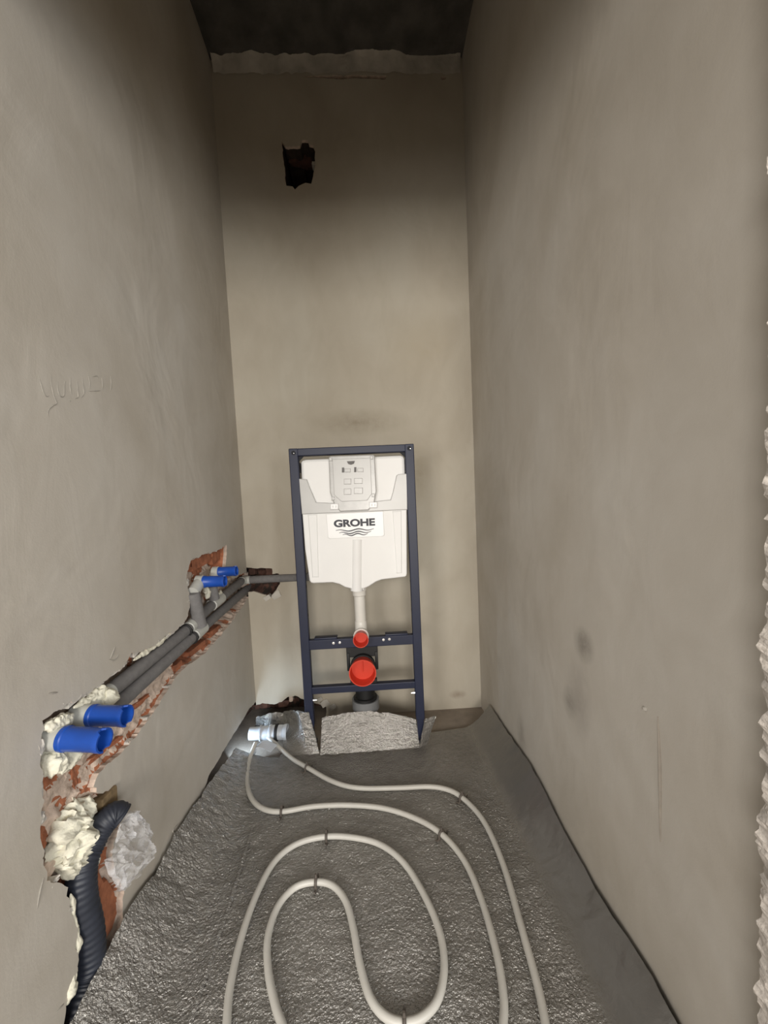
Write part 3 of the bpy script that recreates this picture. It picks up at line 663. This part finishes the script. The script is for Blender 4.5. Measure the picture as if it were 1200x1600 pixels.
def patch(name, tl, tr, br, bl, nu, nv, amp, seed, bulge=0.0, parent=fo):
    def fn(u, v):
        a = Vector(bl).lerp(Vector(br), u); b = Vector(tl).lerp(Vector(tr), u); p = a.lerp(b, v)
        p.z += bulge*math.sin(math.pi*u)*v; p.y += 0.010*math.sin(math.pi*v)*0.6
        q = (p.x, p.y*0.3+p.z*1.3, v); k = amp*(fb(q, 30, seed)+0.8*nz((p.x, 0, 0), 55, seed+1)*(0.3+0.7*v))
        return (p.x+amp*0.5*nz(q, 40, seed+3)*v, p.y+k, max(0.002, p.z+k*0.7))
    g = MB(); g.grid(fn, nu, nv); return mk(name, g, M_FOIL3, parent, FO, 180)
yt = YF+0.05
A_, B_ = onY(503, 1121, yt), onY(650, 1124, yt-0.01); bl, br_ = onZ(500, 1180, 0.004), onZ(656, 1168, 0.004)
patch('foil_flap', A_, B_, br_, bl, 90, 44, 0.0035, 1, 0.032)
A_, B_ = onY(443, 1112, DW-0.06), onY(484, 1113, YF+0.03); bl, br_ = onZ(441, 1182, 0.004), onZ(499, 1178, 0.004)
patch('foil_flap', A_, B_, br_, bl, 40, 40, 0.004, 4, 0.006)
A_, B_ = onY(467, 1115, YF-0.012), onY(482, 1112, YF-0.010); bl, br_ = onZ(480, 1172, 0.012), onZ(498, 1174, 0.008)
patch('foil_strip', A_, B_, br_, bl, 14, 30, 0.0025, 7, 0.0)
A_, B_ = onY(664, 1123, YF-0.005), onY(682, 1119, YF+0.012); bl, br_ = onZ(655, 1170, 0.006), onZ(668, 1162, 0.006)
patch('foil_strip', A_, B_, br_, bl, 14, 30, 0.003, 9, 0.0)
A_, B_ = onY(400, 1121, DW-0.05), onY(448, 1112, DW-0.06); bl, br_ = onY(398, 1152, DW-0.07), onY(446, 1160, YF+0.10)
patch('foil_flap', A_, B_, br_, bl, 40, 30, 0.005, 14, 0.006)
# lapped seam on the left side of the sheet
sm = [onZ(*p, 0.004) for p in [(392, 1300), (386, 1318), (365, 1390), (345, 1450), (325, 1510), (305, 1570), (296, 1600), (280, 1660)]]
g = MB(); sp_ = smooth_path(sm, 10)
for i in range(len(sp_)-1):
    a, b = sp_[i], sp_[i+1]; w = Vector((0.006, 0, 0))
    g.add([a-w+Vector((0, 0, 0.0005)), b-w+Vector((0, 0, 0.0005)), b+Vector((0, 0, 0.0022)), a+Vector((0, 0, 0.0022)), b+w+Vector((0, 0, 0.0005)), a+w+Vector((0, 0, 0.0005))], [(0, 1, 2, 3), (3, 2, 4, 5)])
mk('foil_seam', g, M_FOIL, fo, FO)

# ================================================================ HEATING PIPE
HR = 0.0082
hz = 0.0145
h1 = [(410, 1156), (432, 1168), (455, 1184), (480, 1199), (520, 1221), (560, 1231), (620, 1231), (670, 1229), (700, 1234), (722, 1246), (748, 1272), (768, 1306), (790, 1362), (815, 1450), (840, 1540), (853, 1605)]
h3 = [(354, 1605), (360, 1540), (378, 1462), (402, 1395), (430, 1345), (465, 1318), (510, 1307), (555, 1309), (595, 1320), (630, 1347), (660, 1393), (685, 1450), (694, 1505), (686, 1557), (662, 1588), (632, 1598),
      (602, 1588), (578, 1558), (562, 1505), (552, 1450), (540, 1408), (520, 1384), (494, 1378), (462, 1386), (435, 1415), (419, 1462), (419, 1515), (430, 1570), (442, 1605)]
h2 = [(786, 1605), (787, 1560), (776, 1490), (752, 1405), (725, 1344), (690, 1303), (650, 1279), (600, 1263), (545, 1258), (490, 1260), (440, 1268), (410, 1263), (392, 1245), (386, 1218), (390, 1190), (400, 1172)]
f_ = lambda L: [onZ(*p, hz) for p in L]
a1, a3, a2 = f_(h1), f_(h3), f_(h2)
# the loops close under the camera, out of the picture
def uturn(p, q, dy):
    m = (p+q)/2; r = (p-q).length/2; out = []
    for k in range(1, 12):
        t = math.pi*k/12; e = p.lerp(q, 0.5-0.5*math.cos(t)); out.append(Vector((e.x, e.y-dy*math.sin(t), hz)))
    return out
path = a1+uturn(a1[-1], a3[0], 0.13)+a3+uturn(a3[-1], a2[0], 0.085)+a2
path[0].z += 0.035; path[1].z += 0.014; path[-1].z += 0.03; path[-2].z += 0.008
SP = smooth_path(path, 6)
g = MB(); g.tube(SP, HR, 14); tag(mk('heating_pipe', g, M_HOSE, None, (0, 1.0, 0), 60), 'off white underfloor heating pipe looped across the silver foil', 'pipe')
def clip(px, py, label):
    p = onZ(px, py, hz); i = min(range(1, len(SP)-1), key=lambda k: (SP[k]-p).length); p = SP[i]; t = (SP[i+1]-SP[i-1]); t.z = 0; t.normalize(); n = Vector((-t.y, t.x, 0))
    o = thing('pipe_clip', (p.x, p.y, 0.003), label, 'clip', 'clips holding down the heating pipe'); L = o.location
    ar = [p+n*(HR+0.0022)*math.cos(a)+Vector((0, 0, (HR+0.0022)*math.sin(a))) for a in np.linspace(0, math.pi, 12)]
    ar = [Vector((ar[0].x, ar[0].y, 0.002))]+ar+[Vector((ar[-1].x, ar[-1].y, 0.002))]
    g = MB(); g.tube(ar, 0.0038, 8); mk('arch', g, M_CLIP, o, L, 60)
    for s in (-1, 1):
        b = p+n*s*(HR+0.004); g = MB(); g.tube([Vector((b.x, b.y, 0.004)), b+n*s*0.008+Vector((0, 0, 0.004-hz)), b+n*s*0.016+Vector((0, 0, 0.012-hz))], lambda t: 0.0038*(1-0.5*t), 8); mk('barb', g, M_CLIP, o, L, 60)
    g = MB(); c = p+Vector((0, 0, HR)); g.tube([c, c+Vector((0, 0, 0.014))], lambda t: 0.004*(1-0.4*t), 8); mk('stem', g, M_CLIP, o, L, 60)
for px, py, lb in [(480, 1199, 'brown pipe clip nearest the left post of the toilet frame'), (440, 1268, 'brown pipe clip at the leftmost bend, below the broken wall corner'), (510, 1307, 'brown pipe clip on top of the larger rounded loop'),
                   (494, 1378, 'brown pipe clip on top of the small inner loop'), (688, 1302, 'brown pipe clip on the second pipe run, right of the larger loop'), (722, 1246, 'brown pipe clip on the outermost bend, furthest right'),
                   (630, 1598, 'brown pipe clip at the bottom of the rounded loop, nearest the camera')]:
    clip(px, py, lb)

# ================================================================ WATER PIPES
P_ = lambda x, y, d=0.0: onX(x, y, XL+d)
def cap(th, base, axis, L, r=0.0205):
    g = MB(); g.lathe(base, axis, [(0, r*0.9), (0.001, r*1.04), (0.008, r*1.04), (0.010, r*0.97), (L-0.012, r*0.95), (L-0.010, r*1.0), (L, r*1.0), (L, r*0.84), (L-0.030, r*0.80), (L-0.030, 0.0)], 32, 0, ((6, 7), 16, 3, 0.006))
    return mk('blue_cap', g, M_BLUE, th, th.location, 35, 'bright blue plastic test cap')
def elbow(th, p0, p1, axis, r=0.019, name='elbow'):
    """white fitting: from the pipe end p0 round to p1 along axis"""
    p0, p1, ax = Vector(p0), Vector(p1), Vector(axis).normalized()
    k = p1-ax*(p1-p0).dot(ax)
    pts = [p0]+[(p0*(1-t)**2+k*2*t*(1-t)+p1*t*t) for t in np.linspace(0.12, 0.88, 8)]+[p1]
    g = MB(); g.tube(pts, r, 20); return mk(name, g, M_PPR, th, th.location, 50)
def collar(th, p, axis, L, r):
    g = MB(); g.lathe(p, axis, [(0, r*0.92), (0.001, r), (L-0.001, r), (L, r*0.93)], 28); return mk('collar', g, M_PPR, th, th.location, 40)
def sleeve(th, pts, r, name='insulation_sleeve'):
    g = MB(); g.tube(pts, r, 22); return mk(name, g, M_PGREY, th, th.location, 50)
RS = 0.0178
# upper pipe: right near cap, run up the chase, riser to the far right cap, then round the corner to the cistern
uA, uB = P_(172, 1080, -0.012), P_(294, 982, -0.012)
up = thing('water_pipe', uA, 'upper grey insulated water pipe in the wall chase, running on to the cistern', 'pipe')
sleeve(up, [uA, uA.lerp(uB, 0.5), uB], RS)
cb = P_(143, 1118, 0.012); e_ = onY(200.5, 1117, cb.y); axu = Vector((e_.x-cb.x, -0.004, e_.z-cb.z)); Lu = axu.length
cap(up, cb, axu, Lu, 0.0215)
elbow(up, uA+(uA-uB).normalized()*0.0, cb-axu.normalized()*0.012, axu, 0.0185)
collar(up, cb-axu.normalized()*0.036, axu, 0.037, 0.0222)
t1a, t1b = P_(294, 982, -0.012), P_(307, 969, -0.012)
collar(up, t1a, t1b-t1a, (t1b-t1a).length, 0.0205)
uC, uD = P_(330, 946, -0.012), P_(345, 934, -0.012)
sleeve(up, [t1b, uC], RS)
collar(up, uC, uD-uC, (uD-uC).length, 0.0215)
uE = P_(377, 908, -0.016); sleeve(up, [uD, uE], RS)
rb, rt = P_(335, 936, 0.0), P_(331, 915, 0.0); sleeve(up, [rb, rt], 0.0185, 'riser_sleeve')
c2 = P_(342, 894, 0.014); e2 = onY(370, 892, c2.y); ax2 = Vector((e2.x-c2.x, 0, e2.z-c2.z))
elbow(up, rt, c2-ax2.normalized()*0.014, ax2, 0.0185); collar(up, c2-ax2.normalized()*0.022, ax2, 0.023, 0.0225); cap(up, c2, ax2, ax2.length, 0.0195)
wA = onY(391, 906, DW-0.002); wB = onY(470, 902, DW-0.012); elbow(up, uE, wA, (wB-wA), 0.0195, 'corner_elbow')
wC = onY(485, 901, YF+0.10)
sleeve(up, smooth_path([wA, wA.lerp(wB, 0.5), wB, wC], 6), 0.0185)
# lower pipe: left near cap, run up the chase, riser to the far left cap, on into the corner hole
lA, lB = P_(186, 1098, -0.004), P_(302, 994, -0.004)
lo = thing('water_pipe', lA, 'lower grey insulated water pipe in the wall chase, ending in the corner hole', 'pipe')
lA0 = P_(112, 1150, -0.022)
sleeve(lo, [lA0, lA, lA.lerp(lB, 0.5), lB], RS)
cb = P_(99, 1154, 0.010); e_ = onY(166, 1155, cb.y); axl = Vector((e_.x-cb.x, -0.004, e_.z-cb.z))
cap(lo, cb, axl, axl.length, 0.0222); elbow(lo, lA0, cb-axl.normalized()*0.012, axl, 0.0185); collar(lo, cb-axl.normalized()*0.036, axl, 0.037, 0.0228)
t2a, t2b = P_(302, 994, -0.004), P_(317, 980, -0.004)
collar(lo, t2a, t2b-t2a, (t2b-t2a).length, 0.0215)
lE = P_(386, 920, -0.02); sleeve(lo, [t2b, lE, lE+Vector((-0.01, 0.08, 0.01))], RS)
rb, rt = P_(313, 978, 0.006), P_(301, 926, 0.004); sleeve(lo, [rb, rt], 0.0215, 'riser_sleeve')
c1 = P_(318, 909, 0.016); e1 = onY(352, 908, c1.y); ax1 = Vector((e1.x-c1.x, 0, e1.z-c1.z))
elbow(lo, rt, c1-ax1.normalized()*0.014, ax1, 0.0195); collar(lo, c1-ax1.normalized()*0.024, ax1, 0.025, 0.0225); cap(lo, c1, ax1, ax1.length, 0.0200)
for (a, b, lb) in [((289, 986), -0.012, 'black cable tie around the upper grey pipe beside the tee fitting'), ((299, 996.7), -0.004, 'black cable tie around the lower grey pipe beside the tee fitting')]:
    p = P_(*a, b); d = (uB-uA).normalized(); g = MB(); N = d.cross(Vector((1, 0, 0))).normalized(); B = d.cross(N)
    g.tube([p+(N*math.cos(t)+B*math.sin(t))*(RS+0.0018) for t in np.linspace(0, 2*math.pi, 28)], 0.0034, 8)
    g.bbox(tuple(p+Vector((RS-0.004, -0.004, -0.004))), tuple(p+Vector((RS+0.006, 0.004, 0.004))), 0.001)
    tag(mk('cable_tie', g, M_BLACK, None, p, 50), lb, 'cable tie', 'cable ties on the water pipes')

# ================================================================ EXPANDING FOAM
def foam(pts, rad, label, seed, d=0.0, seg=18):
    P = smooth_path([P_(x, y, d) for x, y in pts], 16); seg = 30; n = len(P)
    rr = lambda t: float(np.interp(t, np.linspace(0, 1, len(rad)), rad))*(min(1, (min(t, 1-t)*n/9)**0.5)+0.03)
    g = MB(); g.tube(P, rr, seg)
    c = sum(P, Vector())/n
    for k, v in enumerate(g.v):
        i = min(n-1, k//seg); dv = (v-P[i]); s = max(rad)
        v += dv*(0.60*fb(v, 34, seed)+0.35*nz(v, 95, seed+1)+0.22*nz(v, 210, seed+2)); 
        v.x = P[i].x+(v.x-P[i].x)*0.85
    return tag(mk('foam_lump', g, M_FOAM, None, c, 70), label, 'foam', 'expanding foam in the wall chase')
foam([(176, 1076), (170, 1090), (172, 1100)], [0.013, 0.018, 0.014], 'rounded foam lump at the near end of the upper grey pipe', 1, 0.004)
foam([(168, 1078), (152, 1086), (136, 1094), (114, 1106)], [0.011, 0.013, 0.009, 0.006], 'thin foam streak above the right of the two near blue caps', 2, -0.006)
foam([(112, 1128), (98, 1126), (84, 1131), (68, 1137)], [0.011, 0.013, 0.012, 0.008], 'foam streak above the leftmost blue cap', 3, -0.002)
foam([(68, 1196), (84, 1190), (104, 1184), (128, 1174)], [0.020, 0.022, 0.018, 0.008], 'pale foam lump just under the leftmost blue cap', 4, -0.012)
foam([(140, 1248), (122, 1272), (108, 1298), (112, 1330), (106, 1358), (98, 1374)], [0.016, 0.030, 0.040, 0.036, 0.024, 0.010], 'largest pale foam mass, left of the dark conduit', 5, -0.016, 26)
foam([(110, 1396), (115, 1430), (121, 1470), (118, 1500)], [0.004, 0.006, 0.006, 0.005], 'narrow foam bead along the left side of the dark conduit', 6, -0.004)
foam([(117, 1512), (111, 1540), (103, 1572)], [0.006, 0.011, 0.007], 'foam bead at the foot of the dark conduit, near the floor', 7, -0.004)
foam([(152, 1322), (150, 1345), (148, 1366)], [0.005, 0.007, 0.004], 'small foam strip right of the dark conduit, beside the clear film', 8, -0.004)
foam([(270, 986), (250, 1004), (226, 1020), (208, 1032)], [0.005, 0.007, 0.006, 0.004], 'thin foam line along the top edge of the chase', 9, -0.004)
foam([(322, 916), (324, 926), (322, 936)], [0.010, 0.012, 0.007], 'foam lump between the two far risers', 10, -0.010)
foam([(345, 922), (344, 928), (341, 934)], [0.009, 0.010, 0.006], 'tiny foam lump right of the far short riser', 11, -0.010)

# ================================================================ CONDUIT, FILM, PLUG
cd = thing('corrugated_conduit', P_(120, 1600, -0.01), 'dark navy corrugated conduit coming down the wall chase into the floor', 'conduit')
cpth = smooth_path([P_(190, 1276, 0.040), P_(180, 1272, 0.030), P_(165, 1283, 0.018), P_(152, 1302, 0.006), P_(138, 1322, -0.004)], 14)
NB = len(cpth)
g = MB(); g.tube(cpth, lambda t: 0.0245+0.0008*math.sin(t*2*math.pi*16), 24, False); g.tube(cpth, lambda t: 0.0215, 24, False)
mk('upper_bend', g, M_COND, cd, cd.location, 60)
cpth = smooth_path([P_(146, 1312, -0.010), P_(130, 1350, -0.012), P_(128, 1400, -0.012), P_(140, 1460, -0.012), P_(140, 1520, -0.012), P_(122, 1580, -0.010), P_(100, 1650, -0.006)], 26)
g = MB(); g.tube(cpth, lambda t: 0.0262+0.0009*math.sin(t*2*math.pi*34), 24); mk('lower_run', g, M_COND, cd, cd.location, 60)
def film_pt(u, v):
    L = [(192, 1270), (172, 1290), (162, 1325), (158, 1352), (168, 1388)]; R = [(198, 1270), (222, 1288), (240, 1322), (222, 1352), (178, 1392)]
    t = v*4; i = min(3, int(t)); k = t-i
    a = Vector(L[i]).lerp(Vector(L[i+1]), k); b = Vector(R[i]).lerp(Vector(R[i+1]), k); p = a.lerp(b, u)
    q = P_(p.x, p.y, 0.030-0.012*v); w = (u*1.2, v*1.6, 0)
    rd = 1-abs(nz(w, 3.2, 2))*2; rd2 = 1-abs(nz(w, 7, 5))*2
    q += Vector((0.016*rd+0.007*rd2+0.012*math.sin(math.pi*u), 0.008*nz(w, 5, 6), 0.008*nz(w, 5, 8))); q.x = max(q.x, XL+0.004); return q
g = MB(); g.grid(film_pt, 50, 60); tag(mk('plastic_film', g, M_FILM, None, P_(180, 1370, 0.02), 25), 'crumpled clear plastic film hanging from the dark conduit', 'plastic film')
wc = P_(168, 1252); g = MB(); g.bbox((wc.x-0.05, wc.y-0.022, wc.z-0.020), (wc.x+0.006, wc.y+0.024, wc.z+0.019), 0.003)
for v in g.v: v += Vector((0.002*nz(v, 60, 1), 0.002*nz(v, 50, 2), 0.002*nz(v, 50, 3)))
tag(mk('wood_plug', g, M_WOOD, None, wc), 'brown wooden plug in the wall above the dark conduit', 'wood block')

# ================================================================ PIPE STUB IN THE BROKEN CORNER
cY = YF+0.07
s0, s1 = onY(396, 1146, cY), onY(442, 1144, cY)
st = thing('drain_stub', (s0+s1)/2-Vector((0, 0, 0.035)), 'pale shiny drain stub with a black seal ring in the broken wall corner', 'pipe')
ax = s1-s0; L = ax.length
g = MB(); g.lathe(s0-ax*0.12, ax, [(0, 0.027), (L*0.34, 0.027), (L*0.36, 0.034), (L*0.40, 0.034), (L*0.42, 0.029), (L*0.66, 0.029), (L*0.69, 0.034), (L*0.74, 0.034), (L*0.76, 0.031), (L*1.12, 0.031)], 32); mk('stub_body', g, M_SOCK, st, st.location, 40)
g = MB(); g.lathe(s0+ax*0.74, ax, [(0, 0.031), (0.003, 0.036), (0.012, 0.036), (0.014, 0.031)], 32); mk('seal_ring', g, M_BLACK, st, st.location, 40)
g = MB(); g.lathe(s0+ax*1.0, ax, [(0, 0.030), (0.012, 0.034), (0.02, 0.034), (0.02, 0.028), (0.004, 0.0)], 32); mk('end_rim', g, M_SOCK, st, st.location, 40)
# bare metal bend guide around the hose ends
q0 = onZ(393, 1178, 0.02); q1 = onZ(428, 1164, 0.03)
g = MB(); pts = smooth_path([onZ(395, 1182, 0.004), onZ(398, 1170, 0.028), onZ(410, 1163, 0.040), onZ(428, 1170, 0.030)], 8)
for i in range(len(pts)-1):
    a, b = pts[i], pts[i+1]; w = Vector((0.010, 0.014, 0.006))
    z2 = Vector((0, 0, 0.003)); g.add([a-w, b-w, b+w, a+w, a-w+z2, b-w+z2, b+w+z2, a+w+z2], [(0, 1, 2, 3), (7, 6, 5, 4), (0, 4, 5, 1), (2, 6, 7, 3), (1, 5, 6, 2), (0, 3, 7, 4)])
tag(mk('bend_guide', g, M_SOCK, None, (q0.x, q0.y, 0)), 'small pale bend guide where the heating pipe leaves the floor', 'bracket')
# small bluish lamp added to light the stub, for an assumed daylight leak
area('stub_lamp', (XL-0.02, 1.535, 0.05), s0+Vector((0.05, 0.0, 0.0)), 0.03, 0.03, 0.5, (0.62, 0.80, 1.0))
